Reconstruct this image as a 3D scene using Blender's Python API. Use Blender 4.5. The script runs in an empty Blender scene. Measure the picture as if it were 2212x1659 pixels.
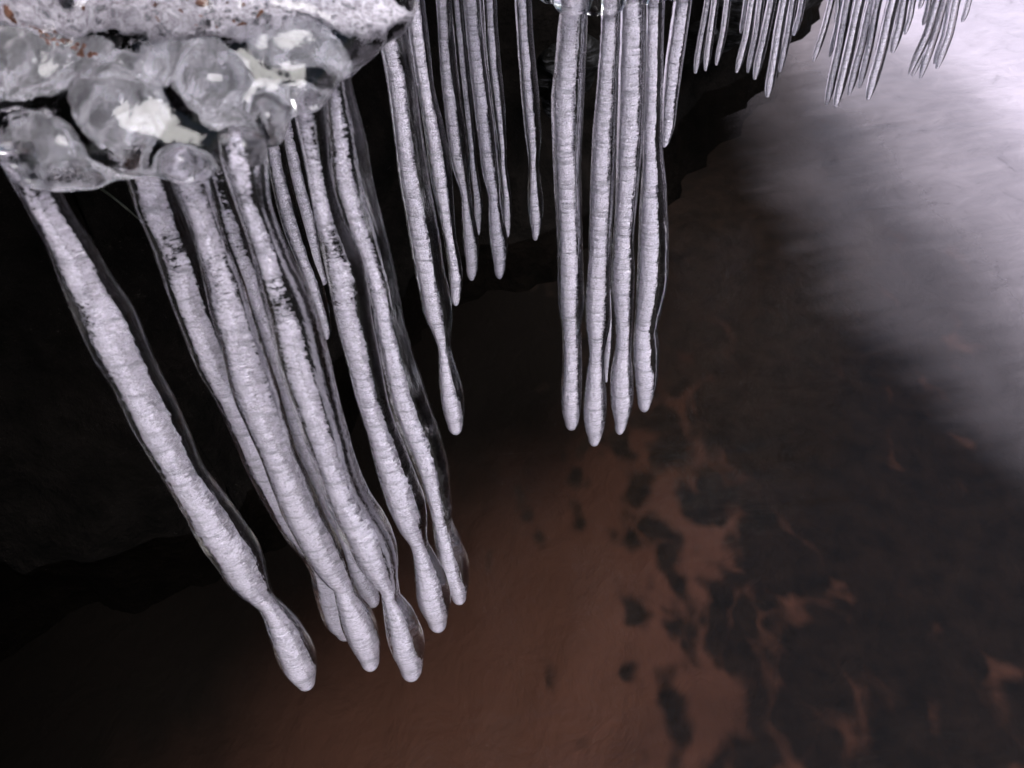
import bpy, bmesh, math, random
from mathutils import Vector, Matrix, noise

# ------------------------------------------------------------------ scene, camera, sky, sun, exposure
sc = bpy.context.scene
col = sc.collection
random.seed(7)

# picture measurements are taken on a 2212 x 1659 grid
W, H, F = 2212.0, 1659.0, 1592.6
NADIR = (1283.0, 2345.0)            # where plumb lines meet
CAM_Z = 0.48
TIP_Z = 0.08                        # icicles over a stream end at about one height
WATER_Z = 0.0

U = Vector((-(NADIR[0] - W / 2), NADIR[1] - H / 2, F)).normalized()     # world up, in camera axes
fwd = Vector((0, 0, -1))
Yc = (fwd - fwd.dot(U) * U).normalized()
Xc = Yc.cross(U)
ROT = Matrix((Xc, Yc, U))           # camera axes -> world axes
CAM = Vector((0, 0, CAM_Z))

cam_data = bpy.data.cameras.new('camera')
cam = bpy.data.objects.new('camera', cam_data)
col.objects.link(cam)
cam.matrix_world = Matrix.Translation(CAM) @ ROT.to_4x4()
cam_data.sensor_width = 36.0
cam_data.lens = 36.0 * F / W
cam_data.clip_start = 0.004
cam_data.clip_end = 500
cam_data.dof.use_dof = True
cam_data.dof.focus_distance = 0.44
cam_data.dof.aperture_fstop = 20.0
sc.camera = cam

SUN_EL, SUN_AZ = math.radians(50), math.radians(32)   # azimuth east of straight behind the camera
sun_dir = Vector((math.sin(SUN_AZ) * math.cos(SUN_EL), -math.cos(SUN_AZ) * math.cos(SUN_EL), math.sin(SUN_EL)))

world = bpy.data.worlds.new('World')
sc.world = world
world.use_nodes = True
wn = world.node_tree
bg = wn.nodes['Background']
sky = wn.nodes.new('ShaderNodeTexSky')
sky.sky_type = 'NISHITA'
sky.sun_disc = False
sky.sun_elevation = SUN_EL
sky.sun_rotation = math.atan2(sun_dir.x, sun_dir.y)
sky.air_density = 1.0
sky.dust_density = 1.5
sky.ozone_density = 1.5
wn.links.new(sky.outputs[0], bg.inputs[0])
bg.inputs[1].default_value = 0.05

sun_data = bpy.data.lights.new('sun', 'SUN')
sun_data.energy = 3.0
sun_data.angle = math.radians(38)
sun_data.color = (1.0, 0.975, 0.96)
sun = bpy.data.objects.new('sun', sun_data)
col.objects.link(sun)
sun.rotation_euler = sun_dir.to_track_quat('Z', 'Y').to_euler()

vs = sc.view_settings
vs.view_transform = 'Standard'
vs.look = 'None'
vs.gamma = 1.0
vs.exposure = 1.4
vs.use_curve_mapping = False

cy = sc.cycles
cy.use_denoising = True
cy.max_bounces = 16
cy.transmission_bounces = 16
cy.glossy_bounces = 6
cy.diffuse_bounces = 3
cy.transparent_max_bounces = 24
cy.sample_clamp_indirect = 0.0
cy.blur_glossy = 0.5

# ------------------------------------------------------------------ helpers
def ray(px, py):
    return (ROT @ Vector((px - W / 2, -(py - H / 2), -F)).normalized())

def on_z(px, py, z):
    d = ray(px, py)
    return CAM + d * ((z - CAM.z) / d.z)

def at_depth(px, py, dep):
    v = Vector((px - W / 2, -(py - H / 2), -F)) * (dep / F)
    return CAM + ROT @ v

def depth_of(p):
    return -(ROT.transposed() @ (p - CAM)).z

CAM_RIGHT = ROT @ Vector((1, 0, 0))
CAM_RIGHT_H = Vector((CAM_RIGHT.x, CAM_RIGHT.y, 0)).normalized()

def link(o, parent=None, **props):
    col.objects.link(o)
    if parent is not None:
        o.parent = parent
    for k, v in props.items():
        o[k] = v
    return o

def mesh_obj(name, verts, faces, mat, parent=None, smooth=True, uvs=None, **props):
    me = bpy.data.meshes.new(name)
    me.from_pydata(verts, [], faces)
    me.update()
    if smooth:
        me.polygons.foreach_set('use_smooth', [True] * len(me.polygons))
    if uvs is not None:
        lay = me.uv_layers.new(name='UVMap')
        buf = []
        for l in me.loops:
            buf.extend(uvs[l.vertex_index])
        lay.data.foreach_set('uv', buf)
    me.materials.append(mat)
    return link(bpy.data.objects.new(name, me), parent, **props)

def empty(name, loc, **props):
    o = bpy.data.objects.new(name, None)
    o.location = loc
    o.empty_display_size = 0.01
    return link(o, None, **props)

def fbm(p, s, oct=3):
    v, a = 0.0, 1.0
    q = Vector(p) * s
    for _ in range(oct):
        v += a * noise.noise(q)
        q = q * 2.03 + Vector((3.1, 1.7, 5.2))
        a *= 0.5
    return v

def catmull(ts, vals, t):
    i = 0
    while i < len(ts) - 2 and t > ts[i + 1]:
        i += 1
    t0, t1 = ts[i], ts[i + 1]
    u = (t - t0) / max(t1 - t0, 1e-9)
    u = min(max(u, 0), 1)
    def sl(j):
        if j == 0: return (vals[1] - vals[0]) / max(ts[1] - ts[0], 1e-9)
        if j == len(ts) - 1: return (vals[-1] - vals[-2]) / max(ts[-1] - ts[-2], 1e-9)
        return (vals[j + 1] - vals[j - 1]) / max(ts[j + 1] - ts[j - 1], 1e-9)
    h = t1 - t0
    m0, m1 = sl(i) * h, sl(i + 1) * h
    return ((2*u**3 - 3*u*u + 1) * vals[i] + (u**3 - 2*u*u + u) * m0 + (-2*u**3 + 3*u*u) * vals[i+1] + (u**3 - u*u) * m1)

# ------------------------------------------------------------------ materials
class NT:
    def __init__(self, name):
        self.m = bpy.data.materials.new(name)
        self.m.use_nodes = True
        self.t = self.m.node_tree
        self.t.nodes.clear()
        self.out = self.n('ShaderNodeOutputMaterial')
    def n(self, kind, **kw):
        nd = self.t.nodes.new(kind)
        for k, v in kw.items():
            setattr(nd, k, v)
        return nd
    def l(self, a, b):
        self.t.links.new(a, b)
    def coords(self, scale=(1, 1, 1), rot=(0, 0, 0), which='Object'):
        tc = self.n('ShaderNodeTexCoord')
        mp = self.n('ShaderNodeMapping')
        mp.inputs['Scale'].default_value = scale
        mp.inputs['Rotation'].default_value = rot
        self.l(tc.outputs[which], mp.inputs[0])
        return mp.outputs[0]
    def noise(self, vec, scale, detail=4, rough=0.55, dist=0.0):
        nd = self.n('ShaderNodeTexNoise')
        nd.inputs['Scale'].default_value = scale
        nd.inputs['Detail'].default_value = detail
        nd.inputs['Roughness'].default_value = rough
        nd.inputs['Distortion'].default_value = dist
        self.l(vec, nd.inputs['Vector'])
        return nd.outputs['Fac']
    def ramp(self, fac, stops, interp='LINEAR'):
        r = self.n('ShaderNodeValToRGB')
        r.color_ramp.interpolation = interp
        el = r.color_ramp.elements
        while len(el) < len(stops):
            el.new(0.5)
        for e, (p, c) in zip(el, stops):
            e.position = p
            e.color = c if len(c) == 4 else (*c, 1)
        self.l(fac, r.inputs[0])
        return r.outputs[0]
    def math(self, op, a, b=None, clamp=False):
        m = self.n('ShaderNodeMath', operation=op, use_clamp=clamp)
        for i, x in enumerate((a, b)):
            if x is None:
                continue
            if isinstance(x, (int, float)):
                m.inputs[i].default_value = x
            else:
                self.l(x, m.inputs[i])
        return m.outputs[0]
    def mixc(self, fac, a, b):
        m = self.n('ShaderNodeMix', data_type='RGBA')
        for s, x in ((m.inputs[0], fac), (m.inputs[6], a), (m.inputs[7], b)):
            if isinstance(x, (int, float)):
                s.default_value = x
            elif isinstance(x, tuple):
                s.default_value = (*x, 1)
            else:
                self.l(x, s)
        return m.outputs[2]
    def bump(self, h, strength, dist):
        b = self.n('ShaderNodeBump')
        b.inputs['Strength'].default_value = strength
        b.inputs['Distance'].default_value = dist
        self.l(h, b.inputs['Height'])
        return b.outputs[0]

def mat_clear_ice(name, streak=True):
    k = NT(name)
    g = k.n('ShaderNodeBsdfGlass')
    g.inputs['IOR'].default_value = 1.31
    g.inputs['Roughness'].default_value = 0.0
    g.inputs['Color'].default_value = (0.985, 0.985, 0.99, 1)
    if streak:
        v = k.coords((1, 1, 0.12))
        n1 = k.noise(v, 420, 3)
        v2 = k.coords((0.5, 0.5, 1))
        n2 = k.noise(v2, 260, 3)
        s = k.math('ADD', n1, k.math('MULTIPLY', n2, 0.8))
        k.l(k.bump(s, 0.5, 0.0005), g.inputs['Normal'])
    else:
        v = k.coords()
        n1 = k.noise(v, 120, 4, 0.6)
        k.l(k.bump(n1, 0.4, 0.0015), g.inputs['Normal'])
    sh = k.n('ShaderNodeBsdfSheen')            # sheen added to imitate bright refracted rims, strongest where the surface turns away
    sh.inputs['Roughness'].default_value = 0.08
    sh.inputs['Color'].default_value = (0.9, 0.88, 0.94, 1)
    mx = k.n('ShaderNodeMixShader')
    mx.inputs[0].default_value = 0.025
    k.l(g.outputs[0], mx.inputs[1]); k.l(sh.outputs[0], mx.inputs[2])
    k.l(mx.outputs[0], k.out.inputs[0])
    return k.m

def mat_frost():
    k = NT('frosted_bubble_ice')
    v = k.coords((1, 1, 1))
    grain = k.noise(v, 1300, 4, 0.7)
    rings = k.noise(k.coords((0.20, 0.20, 1)), 400, 5, 0.65, 0.2)
    d = k.n('ShaderNodeBsdfPrincipled')
    colr = k.ramp(grain, [(0.30, (0.22, 0.205, 0.25)), (0.43, (0.62, 0.575, 0.67)), (0.70, (0.84, 0.78, 0.91))])
    colr = k.mixc(k.ramp(rings, [(0.36, (0.75, 0.75, 0.75)), (0.49, (0, 0, 0))]), colr, (0.34, 0.32, 0.38))
    k.l(colr, d.inputs['Base Color'])
    d.inputs['Roughness'].default_value = 0.55
    d.inputs['Specular IOR Level'].default_value = 0.3
    hh = k.math('ADD', k.math('MULTIPLY', grain, 0.4), k.math('MULTIPLY', rings, 1.2))
    k.l(k.bump(hh, 1.0, 0.0028), d.inputs['Normal'])
    # ragged clear pinholes where bubbles are missing: mostly towards one flank and near the top
    uv = k.n('ShaderNodeUVMap')
    sep = k.n('ShaderNodeSeparateXYZ')
    k.l(uv.outputs[0], sep.inputs[0])
    n3 = k.noise(k.coords((0.6, 0.6, 1.0)), 900, 5, 0.7)
    n4 = k.noise(k.coords((1, 1, 1)), 60, 2)
    thr = k.math('ADD', k.math('MULTIPLY', sep.outputs[0], 1.0), k.math('MULTIPLY', k.math('SUBTRACT', n4, 0.5), 1.0))
    thr = k.math('ADD', thr, k.math('MULTIPLY', k.math('SUBTRACT', n3, 0.5), 1.35))
    a = k.ramp(thr, [(0.40, (0, 0, 0)), (0.58, (1, 1, 1))])
    tr = k.n('ShaderNodeBsdfTransparent')
    mx = k.n('ShaderNodeMixShader')
    k.l(a, mx.inputs[0]); k.l(tr.outputs[0], mx.inputs[1]); k.l(d.outputs[0], mx.inputs[2])
    k.l(mx.outputs[0], k.out.inputs[0])
    return k.m

def mat_trails():
    # strings of tiny air bubbles frozen in along the growth direction
    k = NT('bubble_trails')
    uv = k.n('ShaderNodeUVMap')
    mp = k.n('ShaderNodeMapping')
    mp.inputs['Scale'].default_value = (26, 22, 1)
    k.l(uv.outputs[0], mp.inputs[0])
    n1 = k.noise(mp.outputs[0], 1.6, 5, 0.75, 0.3)
    n2 = k.noise(k.coords(), 1500, 2, 0.6)
    n3 = k.noise(k.coords(), 45, 2)
    s1 = k.ramp(n1, [(0.53, (0, 0, 0)), (0.58, (0.45, 0.45, 0.45)), (0.63, (0, 0, 0))])
    s2 = k.ramp(n2, [(0.68, (0, 0, 0)), (0.74, (0.6, 0.6, 0.6))])
    m = k.math('MULTIPLY', k.ramp(n3, [(0.48, (0, 0, 0)), (0.68, (1, 1, 1))]), k.math('ADD', s1, s2), True)
    d = k.n('ShaderNodeBsdfDiffuse')
    d.inputs[0].default_value = (0.75, 0.72, 0.8, 1)
    tr = k.n('ShaderNodeBsdfTransparent')
    mx = k.n('ShaderNodeMixShader')
    k.l(m, mx.inputs[0]); k.l(tr.outputs[0], mx.inputs[1]); k.l(d.outputs[0], mx.inputs[2])
    k.l(mx.outputs[0], k.out.inputs[0])
    return k.m

def mat_patch():
    # thin milky veils inside the clear bulges
    k = NT('milky_veil')
    v = k.coords()
    n1 = k.noise(v, 60, 6, 0.7, 3.0)
    n2 = k.noise(v, 900, 3, 0.6)
    a = k.ramp(n1, [(0.38, (0.05, 0.05, 0.05)), (0.50, (0.16, 0.16, 0.16)), (0.62, (0.46, 0.46, 0.46))])
    a = k.math('MULTIPLY', a, k.ramp(n2, [(0.3, (0.6, 0.6, 0.6)), (0.6, (1, 1, 1))]))
    d = k.n('ShaderNodeBsdfDiffuse')
    d.inputs[0].default_value = (0.62, 0.60, 0.67, 1)
    tr = k.n('ShaderNodeBsdfTransparent')
    mx = k.n('ShaderNodeMixShader')
    k.l(a, mx.inputs[0]); k.l(tr.outputs[0], mx.inputs[1]); k.l(d.outputs[0], mx.inputs[2])
    k.l(mx.outputs[0], k.out.inputs[0])
    return k.m

def mat_cloudy():
    k = NT('cloudy_ice')
    v = k.coords()
    n1 = k.noise(v, 700, 4, 0.65)
    n2 = k.noise(v, 55, 3, 0.6, 1.2)
    n3 = k.noise(v, 38, 4, 0.7, 0.8)
    n4 = k.noise(v, 130, 4, 0.7)
    cc = k.ramp(n1, [(0.34, (0.09, 0.085, 0.10)), (0.48, (0.27, 0.25, 0.285)), (0.70, (0.47, 0.44, 0.50))])
    stain = k.math('MULTIPLY', k.ramp(n3, [(0.60, (0, 0, 0)), (0.68, (1, 1, 1))]), k.ramp(n4, [(0.45, (0, 0, 0)), (0.6, (1, 1, 1))]))
    cc = k.mixc(k.math('MULTIPLY', stain, 0.8), cc, (0.16, 0.07, 0.045))
    d = k.n('ShaderNodeBsdfPrincipled')
    k.l(cc, d.inputs['Base Color'])
    d.inputs['Roughness'].default_value = 0.45
    k.l(k.bump(n1, 0.8, 0.001), d.inputs['Normal'])
    a = k.ramp(k.math('ADD', n2, k.math('MULTIPLY', k.math('SUBTRACT', n1, 0.5), 0.35)), [(0.33, (0, 0, 0)), (0.43, (1, 1, 1))])
    tr = k.n('ShaderNodeBsdfTransparent')
    mx = k.n('ShaderNodeMixShader')
    k.l(a, mx.inputs[0]); k.l(tr.outputs[0], mx.inputs[1]); k.l(d.outputs[0], mx.inputs[2])
    k.l(mx.outputs[0], k.out.inputs[0])
    return k.m

def mat_simple(name, c0, c1, scale, rough=0.8, bump=0.5, bdist=0.004, spec=0.5):
    k = NT(name)
    v = k.coords()
    n1 = k.noise(v, scale, 6, 0.6)
    d = k.n('ShaderNodeBsdfPrincipled')
    k.l(k.ramp(n1, [(0.3, c0), (0.7, c1)]), d.inputs['Base Color'])
    d.inputs['Roughness'].default_value = rough
    d.inputs['Specular IOR Level'].default_value = spec
    k.l(k.bump(n1, bump, bdist), d.inputs['Normal'])
    k.l(d.outputs[0], k.out.inputs[0])
    return k.m

def mat_bed():
    k = NT('stream_bed_sand')
    v = k.coords()
    n1 = k.noise(v, 3.2, 5, 0.6, 0.6)
    n2 = k.noise(k.coords((1.3, 1, 1), (0, 0, math.radians(-35))), 24, 4, 0.6, 0.35)
    n3 = k.noise(v, 160, 3)
    n4 = k.noise(v, 5, 2)
    vo = k.n('ShaderNodeTexVoronoi', feature='SMOOTH_F1')
    vo.inputs['Scale'].default_value = 44
    vo.inputs['Smoothness'].default_value = 0.35
    wv = k.n('ShaderNodeVectorMath', operation='ADD')
    wn_ = k.n('ShaderNodeTexNoise'); wn_.inputs['Scale'].default_value = 18
    k.l(v, wn_.inputs['Vector'])
    ws = k.n('ShaderNodeVectorMath', operation='SCALE'); ws.inputs['Scale'].default_value = 0.05
    k.l(wn_.outputs['Color'], ws.inputs[0])
    k.l(k.coords((1.0, 0.5, 1), (0, 0, math.radians(-40))), wv.inputs[0]); k.l(ws.outputs[0], wv.inputs[1])
    k.l(wv.outputs[0], vo.inputs['Vector'])
    leaf = k.math('SUBTRACT', 0.42, vo.outputs['Distance'])
    sand = k.ramp(n1, [(0.3, (0.036, 0.016, 0.011)), (0.7, (0.092, 0.042, 0.031))])
    sand = k.mixc(k.math('MULTIPLY', n3, 0.35), sand, (0.03, 0.018, 0.014))
    # dark moss covering the bed towards midstream, with a ragged leafy margin
    sep = k.n('ShaderNodeSeparateXYZ')
    k.l(v, sep.inputs[0])
    mid = k.math('SUBTRACT', k.math('ADD', sep.outputs[0], k.math('MULTIPLY', sep.outputs[1], -0.10)), 0.035)
    s = k.math('MULTIPLY', mid, 2.6)
    s = k.math('MINIMUM', s, 0.43)
    s = k.math('ADD', s, k.math('ADD', k.math('ADD', k.math('MULTIPLY', k.math('SUBTRACT', n2, 0.5), 0.5), k.math('MULTIPLY', leaf, 0.75)), k.math('MULTIPLY', k.math('SUBTRACT', n4, 0.5), 0.9)))
    moss = k.ramp(k.math('ADD', s, 0.14), [(0.0, (0, 0, 0)), (0.30, (1, 1, 1))], 'EASE')
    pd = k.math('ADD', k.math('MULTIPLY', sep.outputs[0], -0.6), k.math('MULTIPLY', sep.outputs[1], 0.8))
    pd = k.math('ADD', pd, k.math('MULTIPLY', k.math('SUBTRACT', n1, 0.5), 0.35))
    bank_falloff = k.ramp(pd, [(0.10, (0, 0, 0)), (0.40, (1, 1, 1))], 'EASE')      # light falloff towards the bank, painted into the sand colour
    sand = k.mixc(bank_falloff, sand, (0.0022, 0.0015, 0.0013))
    mosc = k.ramp(k.noise(v, 55, 5, 0.7), [(0.35, (0.0045, 0.0032, 0.0028)), (0.7, (0.012, 0.0075, 0.006))])
    cc = k.mixc(moss, sand, mosc)
    d = k.n('ShaderNodeBsdfPrincipled')
    k.l(cc, d.inputs['Base Color'])
    d.inputs['Roughness'].default_value = 0.9
    d.inputs['Specular IOR Level'].default_value = 0.1
    k.l(k.bump(n2, 0.5, 0.01), d.inputs['Normal'])
    k.l(d.outputs[0], k.out.inputs[0])
    return k.m

def mat_shelf_and_reflection():  # white shelf ice plus the sky reflection, painted as one fading pale colour
    k = NT('white_ice_and_reflection')
    v = k.coords()
    sep = k.n('ShaderNodeSeparateXYZ')
    k.l(v, sep.inputs[0])
    n1 = k.noise(k.coords((1, 7, 1), (0, 0, math.radians(14))), 5, 5, 0.6, 0.5)
    n2 = k.noise(v, 4, 3)
    n3 = k.noise(v, 26, 6, 0.65, 0.8)
    t = k.math('MULTIPLY', k.math('SUBTRACT', k.math('ADD', sep.outputs[0], k.math('MULTIPLY', k.math('MINIMUM', sep.outputs[1], 0.5), 0.25)), 0.445), 2.3)
    t = k.math('ADD', t, k.math('MULTIPLY', k.math('SUBTRACT', n1, 0.5), 0.12))
    t = k.math('ADD', t, k.math('MULTIPLY', k.math('SUBTRACT', n2, 0.5), 0.3))
    a = k.ramp(t, [(0.0, (0, 0, 0)), (0.25, (0.12, 0.12, 0.12)), (0.55, (0.5, 0.5, 0.5)), (0.9, (1, 1, 1))], 'EASE')
    d = k.n('ShaderNodeBsdfPrincipled')
    cc = k.ramp(n3, [(0.25, (0.36, 0.35, 0.45)), (0.36, (0.60, 0.585, 0.74)), (0.7, (0.72, 0.70, 0.88))])
    k.l(cc, d.inputs['Base Color'])
    d.inputs['Roughness'].default_value = 0.6
    k.l(k.bump(n3, 0.3, 0.01), d.inputs['Normal'])
    tr = k.n('ShaderNodeBsdfTransparent')
    mx = k.n('ShaderNodeMixShader')
    k.l(a, mx.inputs[0]); k.l(tr.outputs[0], mx.inputs[1]); k.l(d.outputs[0], mx.inputs[2])
    k.l(mx.outputs[0], k.out.inputs[0])
    return k.m

def mat_water():
    k = NT('flowing_water')
    # ripples drawn out along the flow
    v = k.coords((1.0, 4.0, 1), (0, 0, math.radians(8)))
    n1 = k.noise(v, 7, 4, 0.55, 0.4)
    n2 = k.noise(v, 30, 3, 0.6)
    hgt = k.math('ADD', n1, k.math('MULTIPLY', n2, 0.25))
    nor = k.bump(hgt, 0.25, 0.007)
    fr = k.n('ShaderNodeFresnel')
    fr.inputs[0].default_value = 1.333
    k.l(nor, fr.inputs['Normal'])
    gl = k.n('ShaderNodeBsdfGlossy')
    gl.inputs['Roughness'].default_value = 0.22
    k.l(nor, gl.inputs['Normal'])
    tr = k.n('ShaderNodeBsdfTransparent')
    tr.inputs[0].default_value = (0.9, 0.86, 0.82, 1)
    mx = k.n('ShaderNodeMixShader')
    k.l(fr.outputs[0], mx.inputs[0]); k.l(tr.outputs[0], mx.inputs[1]); k.l(gl.outputs[0], mx.inputs[2])
    k.l(mx.outputs[0], k.out.inputs[0])
    return k.m

M_CLEAR = mat_clear_ice('clear_icicle_ice')
M_LUMP = mat_clear_ice('clear_lump_ice', False)
M_FROST = mat_frost()
M_TRAILS = mat_trails()
M_PATCH = mat_patch()
M_LUMPFROST = mat_cloudy()
M_BED = mat_bed()
M_SHELF_AND_REFLECTION = mat_shelf_and_reflection()
M_WATER = mat_water()
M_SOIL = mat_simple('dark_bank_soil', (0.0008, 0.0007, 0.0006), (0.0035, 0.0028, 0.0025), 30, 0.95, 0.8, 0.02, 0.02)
M_SNOW = mat_simple('snow', (0.75, 0.76, 0.8), (0.85, 0.85, 0.87), 40, 0.8, 0.4, 0.01)

# ------------------------------------------------------------------ the setting
def grid(name, x0, x1, y0, y1, nx, ny, zf, mat, **props):
    vs_, fs = [], []
    for j in range(ny + 1):
        for i in range(nx + 1):
            x = x0 + (x1 - x0) * i / nx
            y = y0 + (y1 - y0) * j / ny
            vs_.append((x, y, zf(x, y)))
    for j in range(ny):
        for i in range(nx):
            a = j * (nx + 1) + i
            fs.append((a, a + 1, a + nx + 2, a + nx + 1))
    return mesh_obj(name, vs_, fs, mat, **props)

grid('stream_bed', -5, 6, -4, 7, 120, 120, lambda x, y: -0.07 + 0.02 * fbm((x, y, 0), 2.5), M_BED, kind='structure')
grid('ice_shelf_and_reflection', 0.1, 3.0, -1.5, 5.0, 90, 160, lambda x, y: -0.045 + 0.05 * min(max((x - 0.25) / 0.6, 0), 0.7) + 0.005 * fbm((x, y, 3), 9), M_SHELF_AND_REFLECTION, kind='structure')  # shelf ice, also standing in for the sky reflected off the water
grid('water', -5, 6, -4, 7, 2, 2, lambda x, y: WATER_Z, M_WATER, kind='structure')


# dark bank whose foot meets the water behind the icicles, and the ledge above it
foot_px = [(-900, 1500), (-300, 1400), (0, 1345), (200, 1285), (430, 1180), (560, 1130), (700, 960), (820, 760), (930, 620), (1150, 540), (1330, 420), (1500, 300), (1680, 140), (1790, 30), (1850, -60), (1880, -130)]
foot = [on_z(x, y, 0.0) for x, y in foot_px]
_ft = list(range(len(foot)))
foot = [Vector((catmull(_ft, [p.x for p in foot], t / 8), catmull(_ft, [p.y for p in foot], t / 8), 0)) for t in range(8 * (len(foot) - 1) + 1)]
foot = [Vector((-3.0, -1.2, 0)), Vector((-1.2, -0.1, 0))] + foot + [Vector((1.0, 3.2, 0)), Vector((1.2, 6.5, 0))]
def resample(P, step):
    out = []
    for a, b in zip(P[:-1], P[1:]):
        m = max(1, int((b - a).length / step))
        out += [a.lerp(b, i / m) for i in range(m)]
    return out + [P[-1]]
def bank_wall():
    L = resample(foot, 0.03)
    zs = [-0.12, -0.06, -0.02, 0.0, 0.02, 0.05, 0.08, 0.11, 0.15, 0.19, 0.24, 0.30, 0.36, 0.44, 0.52]
    V, Fc = [], []
    for i, p in enumerate(L):
        t = (L[min(i + 1, len(L) - 1)] - L[max(i - 1, 0)]).normalized()
        nn = Vector((-t.y, t.x, 0))
        for z in zs:
            q = p + nn * ((0.12 * z if z > 0 else 0.25 * z) + 0.03)
            q = Vector((q.x, q.y, z))
            dsp = 0.035 * fbm(q, 9, 4) + 0.012 * fbm(q, 45, 2)
            V.append(tuple(q + nn * dsp))
    k = len(zs)
    for i in range(len(L) - 1):
        for j in range(k - 1):
            a = i * k + j
            Fc.append((a, a + k, a + k + 1, a + 1))
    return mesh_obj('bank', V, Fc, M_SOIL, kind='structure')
bank_wall()

edge = [(-0.5, -2.5), (-0.2, -0.5), (-0.13, 0.06), (-0.14, 0.14), (-0.15, 0.165), (-0.02, 0.19), (-0.03, 0.30), (0.0, 0.36), (0.03, 0.325), (0.12, 0.325), (0.16, 0.5), (0.22, 0.74), (0.3, 0.77), (0.36, 0.72), (0.47, 0.71), (0.54, 0.75), (0.6, 0.95), (0.8, 1.5), (1.2, 3.0), (1.5, 7.0)]
def ledge():
    L = resample([Vector((x, y, 0)) for x, y in edge], 0.02)
    V, Fc = [], []
    prof = [(1.6, 0.53), (0.5, 0.515), (0.16, 0.51), (0.05, 0.50), (0.012, 0.50), (0.0, 0.51), (-0.008, 0.53), (0.0, 0.56), (0.03, 0.61), (0.15, 0.74), (0.5, 0.95), (1.6, 1.2)]
    back = Vector((-0.70, 0.71, 0))
    for i, p in enumerate(L):
        for d, z in prof:
            q = p + back * d
            q.z = z + 0.01 * fbm(Vector((q.x, q.y, z)), 14, 3) + (0.05 * d if z > 0.5 else 0) * fbm(q, 2, 2)
            V.append(tuple(q))
    k = len(prof)
    for i in range(len(L) - 1):
        for j in range(k - 1):
            a = i * k + j
            Fc.append((a, a + 1, a + k + 1, a + k))
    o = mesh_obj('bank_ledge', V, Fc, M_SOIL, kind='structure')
    o.data.materials.append(M_SNOW)
    for f in o.data.polygons:
        if (f.index % (k - 1)) >= 7:
            f.material_index = 1
    return o
ledge()
def far_ground():
    V, Fc = [], []
    R = [5.0, 6.5, 9, 20, 60, 200]
    n = 64
    for r in R:
        for i in range(n):
            a = 2 * math.pi * i / n
            x, y = 0.5 + r * math.cos(a), 1.5 + r * math.sin(a)
            z = -0.2 if r == R[0] else 0.35 + 0.12 * fbm((x, y, 0), 0.3)
            V.append((x, y, z))
    for j in range(len(R) - 1):
        for i in range(n):
            Fc.append((j * n + i, j * n + (i + 1) % n, (j + 1) * n + (i + 1) % n, (j + 1) * n + i))
    return mesh_obj('ground', V, [f[::-1] for f in Fc], M_SNOW, kind='structure')
far_ground()

# ------------------------------------------------------------------ icicles
# rows: (y, left edge x, right edge x); last entry: (tip y, tip x)
ICI = {}
def row(key, rows, tip, ref=None):
    ICI[key] = (rows, tip, ref)

row('A', [(330,-8,92),(416,42,132),(480,74,166),(531,100,200),(611,132,248),(691,168,298),(759,202,325),(819,238,352),(891,272,388),(955,308,416),(1035,354,454),(1091,386,500),(1147,418,538),(1199,456,570),(1243,487,582),(1279,522,592),(1303,548,606),(1323,562,624),(1367,578,660),(1415,598,684),(1443,614,686),(1468,636,682)], (1483,664))
row('B', [(330,262,355),(384,276,372),(452,296,396),(508,320,415),(572,342,440),(656,372,462),(727,400,490),(787,424,510),(839,452,530),(891,478,560),(939,500,585),(987,520,608),(1043,548,632),(1099,578,660),(1147,606,690),(1187,640,716),(1225,666,735),(1277,678,755),(1333,698,768),(1362,722,768)], (1376,748))
row('C', [(340,360,440),(400,374,455),(460,400,472),(540,424,500),(620,445,530),(671,456,545),(755,480,572),(843,502,602),(911,530,622),(991,565,648),(1063,592,680),(1109,610,700),(1179,648,738),(1215,672,752),(1245,695,760),(1265,716,766),(1297,724,782),(1337,732,810),(1377,750,823),(1421,776,820)], (1444,802))
row('C2', [(330,436,490),(412,456,500),(500,480,528),(592,506,565),(691,545,600),(800,580,640),(900,612,672),(1000,650,710),(1100,695,745),(1200,740,785),(1250,757,805),(1285,778,822)], (1308,808), (808,1345))
row('D', [(290,472,570),(345,480,576),(400,496,580),(460,516,592),(540,542,625),(611,556,658),(683,576,688),(779,600,714),(851,624,730),(931,652,752),(1005,678,774),(1085,704,810),(1141,730,846),(1189,756,862),(1237,790,863),(1269,818,864),(1290,823,868),(1333,828,898),(1385,838,918),(1437,862,914)], (1464,890))
row('E1', [(225,560,600),(360,580,624),(480,608,655),(568,642,680),(611,658,696),(660,672,710),(700,690,715)], (733,706), (706,860))
row('E2', [(225,595,635),(320,612,655),(400,628,672),(480,648,692),(560,668,705),(590,680,708)], (615,700), (700,840))
row('F1', [(200,625,700),(248,636,704),(300,648,708),(380,664,716),(480,680,744),(560,698,782),(631,714,797),(691,726,805),(791,752,824),(871,772,840),(923,788,856),(977,802,880),(1045,822,906),(1085,836,920),(1133,858,924),(1173,884,926),(1213,892,946),(1253,896,966),(1297,902,974),(1337,922,966)], (1360,948))
row('F2', [(130,705,752),(200,704,765),(300,708,790),(400,718,808),(480,742,828),(560,772,848),(631,795,862),(691,805,873),(791,824,901),(875,842,929),(951,872,955),(1013,898,970),(1057,913,974),(1090,923,976),(1125,932,978),(1173,938,998),(1217,945,1014),(1257,960,1014),(1285,974,1008)], (1301,994))
row('G1', [(0,800,866),(84,818,882),(180,835,899),(300,851,915),(400,864,930),(512,884,950),(591,897,962),(631,905,971),(671,914,978),(723,936,975),(751,945,974),(791,947,985),(839,949,999),(883,956,1004),(915,966,1001)], (936,985))
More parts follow.
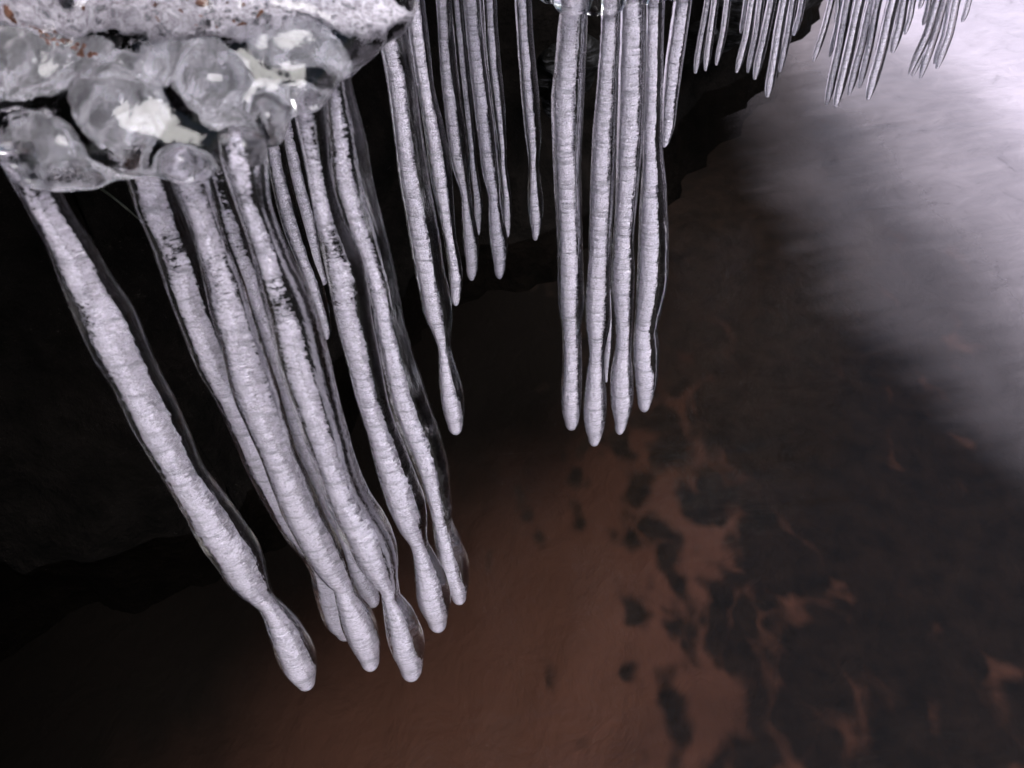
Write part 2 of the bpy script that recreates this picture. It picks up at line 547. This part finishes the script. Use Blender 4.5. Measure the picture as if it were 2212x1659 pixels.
row('G2', [(0,873,917),(80,883,927),(192,902,939),(272,914,959),(360,926,975),(440,942,981),(500,955,984),(560,966,995),(600,970,1000),(640,974,995)], (660,985), (985,880))
row('H1', [(0,941,975),(100,947,980),(160,951,987),(240,959,1000),(352,975,1014),(416,994,1016),(460,997,1024),(520,1000,1035),(568,1006,1033)], (606,1019), (1019,700))
row('H2', [(0,972,998),(72,979,1004),(180,990,1016),(320,1008,1028),(360,1010,1032),(432,1018,1043),(488,1026,1039)], (508,1033), (1033,670))
row('H3', [(0,999,1040),(120,1011,1051),(260,1027,1068),(380,1043,1080),(420,1054,1082),(480,1055,1090),(520,1058,1097),(568,1066,1093)], (602,1079), (1079,700))
row('H4', [(0,1042,1073),(100,1048,1079),(220,1062,1091),(330,1078,1095),(360,1078,1096),(432,1085,1105),(480,1088,1103)], (512,1097), (1097,670))
row('I', [(0,1111,1149),(80,1116,1153),(200,1125,1165),(280,1133,1169),(330,1140,1167),(360,1142,1165),(420,1139,1173),(460,1142,1173),(500,1149,1167)], (519,1156), (1156,640))
row('J1', [(0,1213,1271),(40,1207,1270),(120,1199,1267),(220,1191,1262),(360,1195,1256),(520,1203,1259),(651,1206,1262),(703,1213,1256),(771,1215,1257),(831,1212,1258),(885,1213,1255),(912,1220,1250)], (926,1233))
row('J2', [(0,1296,1340),(52,1298,1339),(160,1291,1335),(280,1280,1332),(400,1275,1328),(551,1270,1320),(631,1265,1318),(699,1265,1318),(731,1269,1311),(763,1272,1305),(811,1267,1307),(871,1261,1311),(915,1262,1307),(945,1270,1299)], (961,1283), (1283,930))
row('J3', [(0,1340,1394),(80,1338,1394),(280,1332,1390),(400,1330,1380),(520,1324,1370),(600,1320,1371),(703,1328,1367),(763,1327,1364),(811,1318,1368),(871,1320,1367),(915,1328,1354)], (937,1338), (1338,930))
row('J4', [(0,1396,1436),(160,1394,1432),(328,1388,1432),(400,1384,1439),(520,1378,1444),(600,1376,1443),(663,1373,1430),(711,1369,1421),(755,1367,1424),(819,1372,1421),(860,1377,1410)], (888,1391), (1391,925))
row('J5', [(520,1298,1326),(650,1302,1328),(700,1306,1328),(760,1303,1325),(805,1303,1317)], (826,1309), (1309,820))
row('J6', [(0,1455,1495),(60,1447,1487),(140,1436,1475),(220,1430,1464),(270,1429,1458),(300,1430,1448)], (318,1434), (1434,900))

def z3(pts, w):   # points read on an enlarged view of the right-hand fringe
    rows = []
    P = [(1327.2 + 0.4 * x, 0.4 * y) for x, y in pts]
    w *= 0.4
    n = len(P)
    x1, y1 = P[-1]
    for (x, y) in P[:-1]:
        rows.append((y, x - w / 2, x + w / 2))
    xa, ya = P[-2]
    for t, s in ((0.55, 0.95), (0.8, 0.72), (0.95, 0.42)):
        x = xa + (x1 - xa) * t; y = ya + (y1 - ya) * t
        rows.append((y, x - w * s / 2, x + w * s / 2))
    return rows, (y1, x1)

FR = {
 'K1': ([(508,0),(472,200),(438,397)],44), 'K2': ([(545,0),(520,180),(492,383)],42), 'K3': ([(612,0),(590,170),(550,352)],38),
 'K4': ([(712,0),(700,90),(683,180)],30), 'K5': ([(745,0),(715,190),(660,393)],46), 'K6': ([(790,0),(765,190),(720,393)],42),
 'K7': ([(850,0),(805,220),(757,430)],50), 'K8': ([(918,0),(890,150),(866,310),(826,525)],56), 'K9': ([(965,0),(935,190),(893,390)],42),
 'K10': ([(1015,0),(998,90),(968,192)],36),
 'L1': ([(1172,0),(1130,165),(1074,332)],40), 'L2': ([(1208,0),(1203,60),(1190,118)],22), 'L3': ([(1225,0),(1200,150),(1162,306)],32),
 'L4': ([(1262,0),(1215,260),(1146,567)],56), 'L5': ([(1325,0),(1260,300),(1193,578)],60), 'L6': ([(1392,0),(1335,250),(1265,514)],54),
 'L7': ([(1425,0),(1380,230),(1323,475)],46), 'L8': ([(1505,0),(1440,280),(1368,538)],64), 'L9': ([(1565,0),(1540,140),(1500,286)],52),
 'L10': ([(1615,0),(1598,90),(1567,187)],30), 'L11': ([(1662,0),(1656,20),(1646,46)],28),
 'M1': ([(1700,0),(1688,60),(1667,136)],32), 'M2': ([(1745,0),(1690,180),(1590,402)],48), 'M3': ([(1780,0),(1728,180),(1650,422)],52),
 'M6': ([(1765,0),(1705,190),(1608,412)],40), 'M4': ([(1845,0),(1805,180),(1740,370)],52), 'M7': ([(1815,0),(1780,180),(1726,345)],36),
 'M5': ([(1915,0),(1900,60),(1877,119)],32),
}
for kk, (pts, w) in FR.items():
    rows, tip = z3(pts, w)
    base = {'K': 205, 'L': 225, 'M': 185}[kk[0]]
    row(kk, rows, tip, (tip[1], max(tip[0], base + (hash(kk[1:]) % 7) * 0 + (int(kk[1:]) % 3) * 4)))

ROOF_Z = 0.50

def icicle_path(key):
    rows, tip, ref = ICI[key]
    rp = ref or (tip[1], tip[0])
    P = on_z(rp[0], rp[1], TIP_Z)
    nrm = Vector((CAM.x - P.x, CAM.y - P.y, 0)).normalized()
    def unproj(px, py):
        d = ray(px, py)
        return CAM + d * ((P - CAM).dot(nrm) / d.dot(nrm))
    pts, rad = [], []
    for i, (y, a, b) in enumerate(rows):
        c = (a + b) / 2
        j0, j1 = max(i - 1, 0), min(i + 1, len(rows) - 1)
        dx = ((rows[j1][1] + rows[j1][2]) - (rows[j0][1] + rows[j0][2])) / 2
        dy = rows[j1][0] - rows[j0][0]
        w = (b - a) * dy / math.hypot(dx, dy)
        p = unproj(c, y)
        pts.append(p)
        rad.append(w / 2 * depth_of(p) / F)
    tp = unproj(tip[1], tip[0])
    return pts, rad, tp, P

CORE = {'A': (0.66, -0.09), 'B': (0.62, -0.07), 'C': (0.76, -0.05), 'C2': (0.7, 0.0), 'D': (0.52, -0.2), 'F1': (0.68, -0.2), 'F2': (0.5, -0.22),
        'G1': (0.58, -0.22), 'G2': (0.62, -0.05), 'H1': (0.6, -0.15), 'H2': (0.5, 0.1), 'H3': (0.66, -0.12), 'H4': (0.5, 0.0), 'I': (0.52, -0.1),
        'J1': (0.68, -0.04), 'J2': (0.78, -0.05), 'J3': (0.76, 0.0), 'J4': (0.62, -0.18), 'J6': (0.7, 0.05)}

def make_icicle(key, label, group, segs=28, core=True, step=0.0022, category='icicle'):
    pts, rad, tp, P = icicle_path(key)
    rng = random.Random(sum(ord(c) * 31 ** i for i, c in enumerate(key)))
    # carry on up to the roof, out of the picture
    if ICI[key][0][0][0] <= 0:
        d = (pts[0] - pts[1]).normalized()
        if pts[0].z < ROOF_Z:
            L = ROOF_Z + 0.01 - pts[0].z
            q = pts[0] + Vector((d.x * 0.3, d.y * 0.3, 1.0)) * L
            pts.insert(0, q); rad.insert(0, rad[0] * 1.25)
    # arc length
    ts = [0.0]
    for a, b in zip(pts[:-1], pts[1:]):
        ts.append(ts[-1] + (b - a).length)
    xs = [[p[i] for p in pts] for i in range(3)]
    end = ts[-1]
    n = max(24, int(end / step))
    C, R = [], []
    for i in range(n + 1):
        t = end * i / n
        C.append(Vector([catmull(ts, x, t) for x in xs]))
        R.append(catmull(ts, rad, t))
    # rounded tip
    last, tl = C[-1], (tp - C[-1])
    m = 9
    for i in range(1, m + 1):
        u = i / m
        C.append(last + tl * math.sin(u * math.pi / 2))
        R.append(max(R[n] * math.cos(u * math.pi / 2), 1e-5))
    base = C[-1].copy()
    seed = Vector((rng.random() * 50, rng.random() * 50, rng.random() * 50))
    root = empty('icicle', base, label=label, category=category, group=group)
    top_f = 0.5 if key in ('C', 'C2', 'D', 'F1', 'J6', 'J1') else 0.3
    def skin(name, ratio, shift, hf, mat, ns, wob, refr=(1.0, 1.0), streaks=False):
        V, Fc, UV = [], [], []
        N = len(C)
        for i in range(N):
            t = (C[min(i + 1, N - 1)] - C[max(i - 1, 0)])
            t = t.normalized() if t.length > 1e-9 else Vector((0, 0, -1))
            e1 = (CAM_RIGHT_H - t * CAM_RIGHT_H.dot(t)).normalized()
            e2 = t.cross(e1)
            for j in range(ns):
                a = 2 * math.pi * j / ns
                u = i / (N - 1)
                ne = refr[0] + (refr[1] - refr[0]) * u
                Rs, off = ratio / ne, shift / ne
                if ratio < 0.84:
                    w = min(max((u - 0.86) / 0.10, 0.0), 1.0)
                    w = w * w * (3 - 2 * w)
                    Rs += (0.88 / ne - Rs) * w * 0.8; off *= 1 - 0.7 * w
                dirv = e1 * math.cos(a) + e2 * math.sin(a)
                c = C[i] + off * R[i] * e1
                q = c + dirv * R[i]
                ripple = wob * (fbm(Vector((dirv.x * 0.6, dirv.y * 0.6, C[i].z * 55)) + seed, 1.0, 2) + 0.35 * noise.noise(Vector((dirv.x * 0.7, dirv.y * 0.7, C[i].z * 230)) + seed))
                hfv = hf * fbm(Vector((q.x * 0.45, q.y * 0.45, q.z)) + seed, 900, 2) if hf else 0.0
                r = Rs * R[i] * (1 + ripple + hfv)
                V.append(c + dirv * r - base)
                UV.append((1.0 - 0.42 * max(0.0, 1 - u / top_f) ** 0.7 - 0.62 * max(0.0, math.cos(a)) ** 1.6 - 0.36 * max(0.0, -math.cos(a)) ** 3, C[i].z) if not streaks else (j / ns, C[i].z))
        for i in range(N - 1):
            for j in range(ns):
                k2 = (j + 1) % ns
                Fc.append((i * ns + j, i * ns + k2, (i + 1) * ns + k2, (i + 1) * ns + j))
        Fc.append(tuple(range(ns - 1, -1, -1)))
        Fc.append(tuple((N - 1) * ns + j for j in range(ns)))
        return mesh_obj(name, [tuple(v) for v in V], Fc, mat, root, uvs=UV)
    skin('clear_shell', 1.0, 0.0, 0.0, M_CLEAR, segs, 0.035)
    if core:
        ratio, shift = CORE.get(key, (0.56, -0.08) if key[0] in 'KLM' else (0.62, -0.12))
        ratio *= 0.93; shift -= 0.07
        def neff(p, q):
            c = (p - CAM).normalized().dot((q - p).normalized())
            return math.sqrt(1.716 - c * c) / math.sqrt(max(1 - c * c, 0.05))
        skin('frosted_core', ratio, shift, 0.13, M_FROST, max(segs + 8, 24), 0.05, (neff(C[0], C[n // 3]), neff(C[2 * n // 3], C[-1])))
        if key in ('F2', 'G1', 'J1', 'H1', 'H3'):
            skin('bubble_trails', 0.86, 0.0, 0.0, M_TRAILS, 24, 0.03, (neff(C[0], C[n // 3]), neff(C[2 * n // 3], C[-1])), True)
    return root


# ------------------------------------------------------------------ the ice mass the near icicles hang from
def blob_mesh(name, blobs, voxel, smooth_it):
    bm = bmesh.new()
    B = ROT.to_4x4()
    for (px, py, rx, ry, dep, thick) in blobs:
        c = at_depth(px, py, dep)
        k = dep / F
        mtx = Matrix.Translation(c) @ B @ Matrix.Diagonal((rx * k, ry * k, thick, 1))
        bmesh.ops.create_icosphere(bm, subdivisions=3, radius=1.0, matrix=mtx)
    me = bpy.data.meshes.new(name + '_src')
    bm.to_mesh(me); bm.free()
    o = bpy.data.objects.new(name + '_src', me)
    col.objects.link(o)
    md = o.modifiers.new('r', 'REMESH'); md.mode = 'VOXEL'; md.voxel_size = voxel; md.use_smooth_shade = True
    ms = o.modifiers.new('s', 'SMOOTH'); ms.iterations = smooth_it; ms.factor = 0.5
    dg = bpy.context.evaluated_depsgraph_get()
    out = bpy.data.meshes.new_from_object(o.evaluated_get(dg))
    bpy.data.objects.remove(o); bpy.data.meshes.remove(me)
    out.name = name
    return out

LB = [  # px, py, rx, ry, depth, half thickness
 (420,-80,470,200,.196,.016), (690,-40,222,118,.200,.013), (100,60,280,160,.194,.014), (60,150,240,140,.192,.013), (340,140,260,140,.194,.013),
 (560,110,190,110,.196,.012), (735,62,105,76,.201,.010), (800,30,92,62,.204,.009), (830,8,76,52,.205,.009),
 (190,250,230,120,.192,.010), (420,240,190,120,.194,.010), (600,170,130,70,.196,.010), (170,210,190,150,.1905,.0095), (380,220,190,130,.192,.0095), (520,170,150,100,.194,.0095), (60,250,130,120,.191,.0095), (640,120,120,80,.196,.0095),
 (110,318,118,90,.188,.009), (20,230,100,90,.190,.009), (272,262,128,110,.1885,.010), (470,195,84,82,.1885,.010), (640,82,66,60,.193,.008),
 (663,205,44,38,.194,.007), (590,268,34,54,.191,.008), (405,362,54,36,.190,.008), (235,350,130,36,.191,.008),
 (480,275,110,62,.195,.008), (350,325,110,55,.191,.008), (155,394,74,20,.189,.006), (725,128,46,48,.203,.007), (100,170,95,75,.188,.009),
]
lump_root = empty('ice_mass', at_depth(300, 150, 0.2), label='big clear lump of bulging ice with brown specks, at the upper left', category='ice lump')
def add_lump(name, me, mat, noise_amp=0.0, sc_=90, root=None):
    root = root or lump_root
    inv = root.location.copy()
    new = []
    for p, nv in [(v.co.copy(), v.normal.copy()) for v in me.vertices]:
        if noise_amp:
            p = p + nv * noise_amp * fbm(p, sc_, 3)
        new.extend(p - inv)
    me.vertices.foreach_set('co', new)
    me.polygons.foreach_set('use_smooth', [True] * len(me.polygons))
    me.materials.clear(); me.materials.append(mat)
    me.update()
    return link(bpy.data.objects.new(name, me), root)
add_lump('clear_shell', blob_mesh('clear_shell', [(a, b, c * 1.05, d * 1.05, e, f * 1.06) for a, b, c, d, e, f in LB], 0.0011, 60), M_LUMP, 0.0010, 70)
CB = [(380,-70,450,145,.208,.005), (160,20,280,84,.206,.005), (440,35,260,90,.208,.005), (660,15,190,76,.209,.005), (800,10,80,32,.212,.003)]
add_lump('frosted_core', blob_mesh('frosted_core', CB, 0.0012, 16), M_LUMPFROST, 0.0007, 260)
PB = [(285,240,100,80,.202,.002), (470,190,70,60,.203,.002), (130,315,80,56,.199,.002), (640,120,100,44,.207,.002), (250,345,150,16,.198,.002), (60,160,130,60,.205,.002), (400,340,60,20,.199,.002), (400,160,150,50,.206,.002), (600,200,80,24,.203,.002), (110,125,190,44,.206,.002), (40,215,150,34,.203,.002), (210,190,120,40,.204,.002), (520,255,90,30,.203,.002)]
add_lump('cloudy_patch', blob_mesh('cloudy_patch', PB, 0.0011, 10), M_PATCH, 0.0010, 160)

M_DEBRIS = mat_simple('brown_leaf_litter', (0.05, 0.018, 0.010), (0.14, 0.055, 0.03), 300, 0.8, 0.4, 0.001)
def flake(px, py, dep, ln, wd, ang):
    c = at_depth(px, py, dep) - lump_root.location
    rx, ry = ROT @ Vector((math.cos(ang), math.sin(ang), 0.2)), ROT @ Vector((-math.sin(ang), math.cos(ang), -0.3))
    rz = rx.cross(ry).normalized()
    k = dep / F
    V = []
    m = 9
    for s_ in (1, -1):
        for i in range(m):
            a = 2 * math.pi * i / m
            jit = 1 + 0.35 * noise.noise(Vector((px * 0.3 + i * 1.7, py * 0.3, s_)))
            V.append(tuple(c + rx * (math.cos(a) * ln * k * jit) + ry * (math.sin(a) * wd * k * jit) + rz * (s_ * 0.0003 + 0.0004 * math.sin(2 * a))))
    Fc = [tuple(range(m)), tuple(range(2 * m - 1, m - 1, -1))] + [(i, i + m, (i + 1) % m + m, (i + 1) % m) for i in range(m)]
    mesh_obj('leaf_fragment', V, Fc, M_DEBRIS, lump_root, smooth=False)
DEB = [(441,10,13,11,0.2),(206,2,12,6,0.5),(529,17,5,3,1.2),(188,26,3,7,0.1),(36,42,9,14,0.5),(50,62,10,5,2.3),(565,38,12,3,0.9),(530,70,10,3,0.3)]
rd = random.Random(3)
for i in range(34):
    t = rd.random()
    DEB.append((85 + 150 * t + rd.gauss(0, 8), 82 + 52 * t + rd.gauss(0, 7), 2 + 6 * rd.random() ** 2, 1.5 + 3 * rd.random(), rd.random() * 3))
for i in range(14):
    DEB.append((240 + 300 * rd.random(), 5 + 75 * rd.random(), 1.5 + 2.5 * rd.random(), 1 + 1.5 * rd.random(), rd.random() * 3))
for (x, y, ln, wd, an) in DEB:
    flake(x, y, 0.1935 if y > 60 else 0.190, ln, wd, an)

collar_root = empty('ice_mass', at_depth(1330, -10, 0.31), label='small clear ice knob joining the tops of the straight middle icicles', category='ice lump')
add_lump('clear_shell', blob_mesh('collar_shell', [(1240,-12,52,40,.306,.010), (1195,-18,40,20,.309,.007), (1285,-8,34,40,.309,.008), (1320,-30,50,60,.309,.009), (1395,-45,90,50,.309,.009), (1470,-40,50,40,.316,.008)], 0.0012, 5), M_LUMP, 0.0004, 120, collar_root)
LABELS = {
 'A': 'leftmost long thick icicle, standing apart, slanting under the left ice lobe',
 'B': 'long white icicle just right of the lone leftmost one, tip half hidden',
 'C': 'thick white icicle in the front bundle, with the second lowest club tip from the left',
 'C2': 'slim icicle squeezed behind the front bundle, only its rounded tip showing clear',
 'D': 'brightest thick icicle of the front bundle, ending in a bulbous club over brown water',
 'E1': 'thin dim icicle far behind the front bundle, the longer of the two there',
 'E2': 'thin dim icicle far behind the front bundle, the shorter of the two there',
 'F1': 'long icicle right of the front bundle, fused to its neighbour, with a dark clear flank',
 'F2': 'rightmost of the long front icicles, broad clear right side and rounded club tip',
 'G1': 'long narrow-necked icicle hanging from the right end of the ice lump',
 'G2': 'slimmer icicle fused along the right side of the long narrow-necked one',
 'H1': 'left and longer icicle of the first thin pair behind the ice lump',
 'H2': 'right and shorter icicle of the first thin pair behind the ice lump',
 'H3': 'longer icicle of the second thin pair, next left of the single thin one',
 'H4': 'shorter icicle of the second thin pair, bulging beside the longer one',
 'I': 'single thin icicle with a pinched waist, hanging free before the middle row',
 'J1': 'left icicle of the straight middle row, under the clear ice knob',
 'J2': 'longest icicle of the straight middle row, second from the left',
 'J3': 'third icicle from the left in the straight middle row',
 'J4': 'right icicle of the straight middle row, wide clear flank on its right',
 'J5': 'tiny clear icicle peeping out between two icicles of the middle row',
 'J6': 'short leaning mottled icicle joined to the right of the middle row',
 'K1': 'leftmost tiny icicle of the distant fringe at the top right',
 'K2': 'second tiny icicle from the left in the distant fringe',
 'K3': 'third tiny icicle from the left in the distant fringe, standing apart',
 'K4': 'very short icicle at the left of the first dense tuft in the fringe',
 'K5': 'first full length icicle at the left of the first dense fringe tuft',
 'K6': 'second full length icicle of the first dense fringe tuft',
 'K7': 'third icicle of the first dense fringe tuft, left of its longest',
 'K8': 'longest icicle of the first dense fringe tuft, over dark water',
 'K9': 'icicle close against the right side of the longest in the first fringe tuft',
 'K10': 'short icicle ending the first dense fringe tuft on the right',
 'L1': 'lone slanting icicle at the left of the second fringe tuft',
 'L2': 'short stub at the left top of the second fringe tuft',
 'L3': 'medium icicle left of the two longest in the second fringe tuft',
 'L4': 'left of the two longest icicles in the second fringe tuft',
 'L5': 'right of the two longest icicles in the second fringe tuft',
 'L6': 'long icicle just right of the two longest in the second fringe tuft',
 'L7': 'slightly shorter icicle in the middle of the second fringe tuft',
 'L8': 'broad long icicle on the right side of the second fringe tuft',
 'L9': 'half length icicle right of the broad one in the second fringe tuft',
 'L10': 'small short icicle near the right end of the second fringe tuft',
 'L11': 'tiniest stub at the far right of the second fringe tuft',
 'M1': 'short icicle at the left of the last fringe tuft, before pale ice',
 'M2': 'leftmost long slanting icicle of the last fringe tuft',
 'M3': 'longest icicle of the last fringe tuft, over pale ice',
 'M6': 'long icicle second from the left in the last fringe tuft',
 'M4': 'long icicle at the right of the last fringe tuft',
 'M7': 'slim icicle left of the rightmost long one in the last fringe tuft',
 'M5': 'short rightmost icicle of the whole fringe',
}
def group_of(k):
    return {'K': 'first tuft of the distant fringe', 'L': 'second tuft of the distant fringe', 'M': 'last tuft of the distant fringe', 'J': 'straight middle row', 'H': 'thin icicles behind the ice lump',
            'I': 'thin icicles behind the ice lump', 'E': 'thin icicles behind the ice lump'}.get(k[0], 'long icicles under the ice lump')
for key in ICI:
    small = key[0] in 'KLM'
    make_icicle(key, LABELS[key], group_of(key), segs=16 if small else 32, step=0.003 if small else 0.0018)


# ------------------------------------------------------------------ roots and grass on the bank
M_GRASS = mat_simple('dry_grass', (0.004, 0.005, 0.002), (0.010, 0.011, 0.005), 200, 0.7, 0.3, 0.001)
def tube(name, pts, r0, r1, mat, label, cat, group=None):
    P = [Vector(p) for p in pts]
    ts = list(range(len(P)))
    n = 6 * (len(P) - 1)
    Q = [Vector([catmull(ts, [p[i] for p in P], (len(P) - 1) * j / n) for i in range(3)]) for j in range(n + 1)]
    base = Q[0].copy()
    V, Fc = [], []
    for i, q in enumerate(Q):
        t = (Q[min(i + 1, n)] - Q[max(i - 1, 0)]).normalized()
        e1 = t.cross(Vector((0.3, 0.2, 0.9))).normalized(); e2 = t.cross(e1)
        r = r0 + (r1 - r0) * i / n
        r *= 1 + 0.25 * noise.noise(q * 150)
        for j in range(6):
            a = math.pi * j / 3
            V.append(tuple(q + (e1 * math.cos(a) + e2 * math.sin(a)) * r - base))
    for i in range(n):
        for j in range(6):
            Fc.append((i * 6 + j, i * 6 + (j + 1) % 6, i * 6 + 6 + (j + 1) % 6, i * 6 + 6 + j))
    Fc += [tuple(range(5, -1, -1)), tuple(n * 6 + j for j in range(6))]
    o = mesh_obj(name, V, Fc, mat, None, label=label, category=cat)
    o.location = base
    if group: o['group'] = group
    return o
def onwall(px, py, d):
    return at_depth(px, py, d)
M_ROCK = None
def mat_rimed():
    k = NT('rimed_stone')
    n1 = k.noise(k.coords((1, 1, 5), (0.5, 0.4, 0)), 40, 6, 0.7, 0.6)
    n2 = k.noise(k.coords(), 14, 3)
    m = k.math('MULTIPLY', k.ramp(n1, [(0.50, (0, 0, 0)), (0.68, (1, 1, 1))]), k.ramp(n2, [(0.40, (0, 0, 0)), (0.6, (1, 1, 1))]))
    d = k.n('ShaderNodeBsdfPrincipled')
    k.l(k.mixc(m, (0.0025, 0.0022, 0.002), (0.10, 0.098, 0.11)), d.inputs['Base Color'])
    d.inputs['Roughness'].default_value = 0.8
    d.inputs['Specular IOR Level'].default_value = 0.1
    k.l(k.bump(n1, 0.8, 0.01), d.inputs['Normal'])
    k.l(d.outputs[0], k.out.inputs[0])
    return k.m
M_ROCK = mat_rimed()
def stone(blobs, label, amp=0.012):
    me = blob_mesh('stone', blobs, 0.004, 4)
    c = Vector((0, 0, 0))
    co = [(v.co.copy(), v.normal.copy()) for v in me.vertices]
    for p, _ in co: c += p
    c /= len(co)
    new = []
    for p, nv in co:
        new.extend(p + nv * amp * fbm(p, 22, 4) - c)
    me.vertices.foreach_set('co', new)
    me.polygons.foreach_set('use_smooth', [True] * len(me.polygons))
    me.materials.clear(); me.materials.append(M_ROCK)
    o = link(bpy.data.objects.new('stone', me), None, label=label, category='stone')
    o.location = c
stone([(1500,95,50,26,.90,.05), (1570,55,60,34,.92,.06), (1660,5,80,44,.96,.07), (1740,-50,70,50,1.0,.07)], 'dark stone with pale rime streaks behind the small fringe icicles')
stone([(1195,160,46,30,.66,.04), (1225,200,34,30,.66,.04), (1265,140,40,36,.68,.04)], 'dark rimed stone seen between the single thin icicle and the middle row')
tube('grass_blade', [onwall(215,405,.42), onwall(255,435,.42), onwall(296,470,.43), onwall(330,500,.44)], 0.0009, 0.0004, M_GRASS, 'single dry green grass blade behind the two left icicles', 'grass blade')
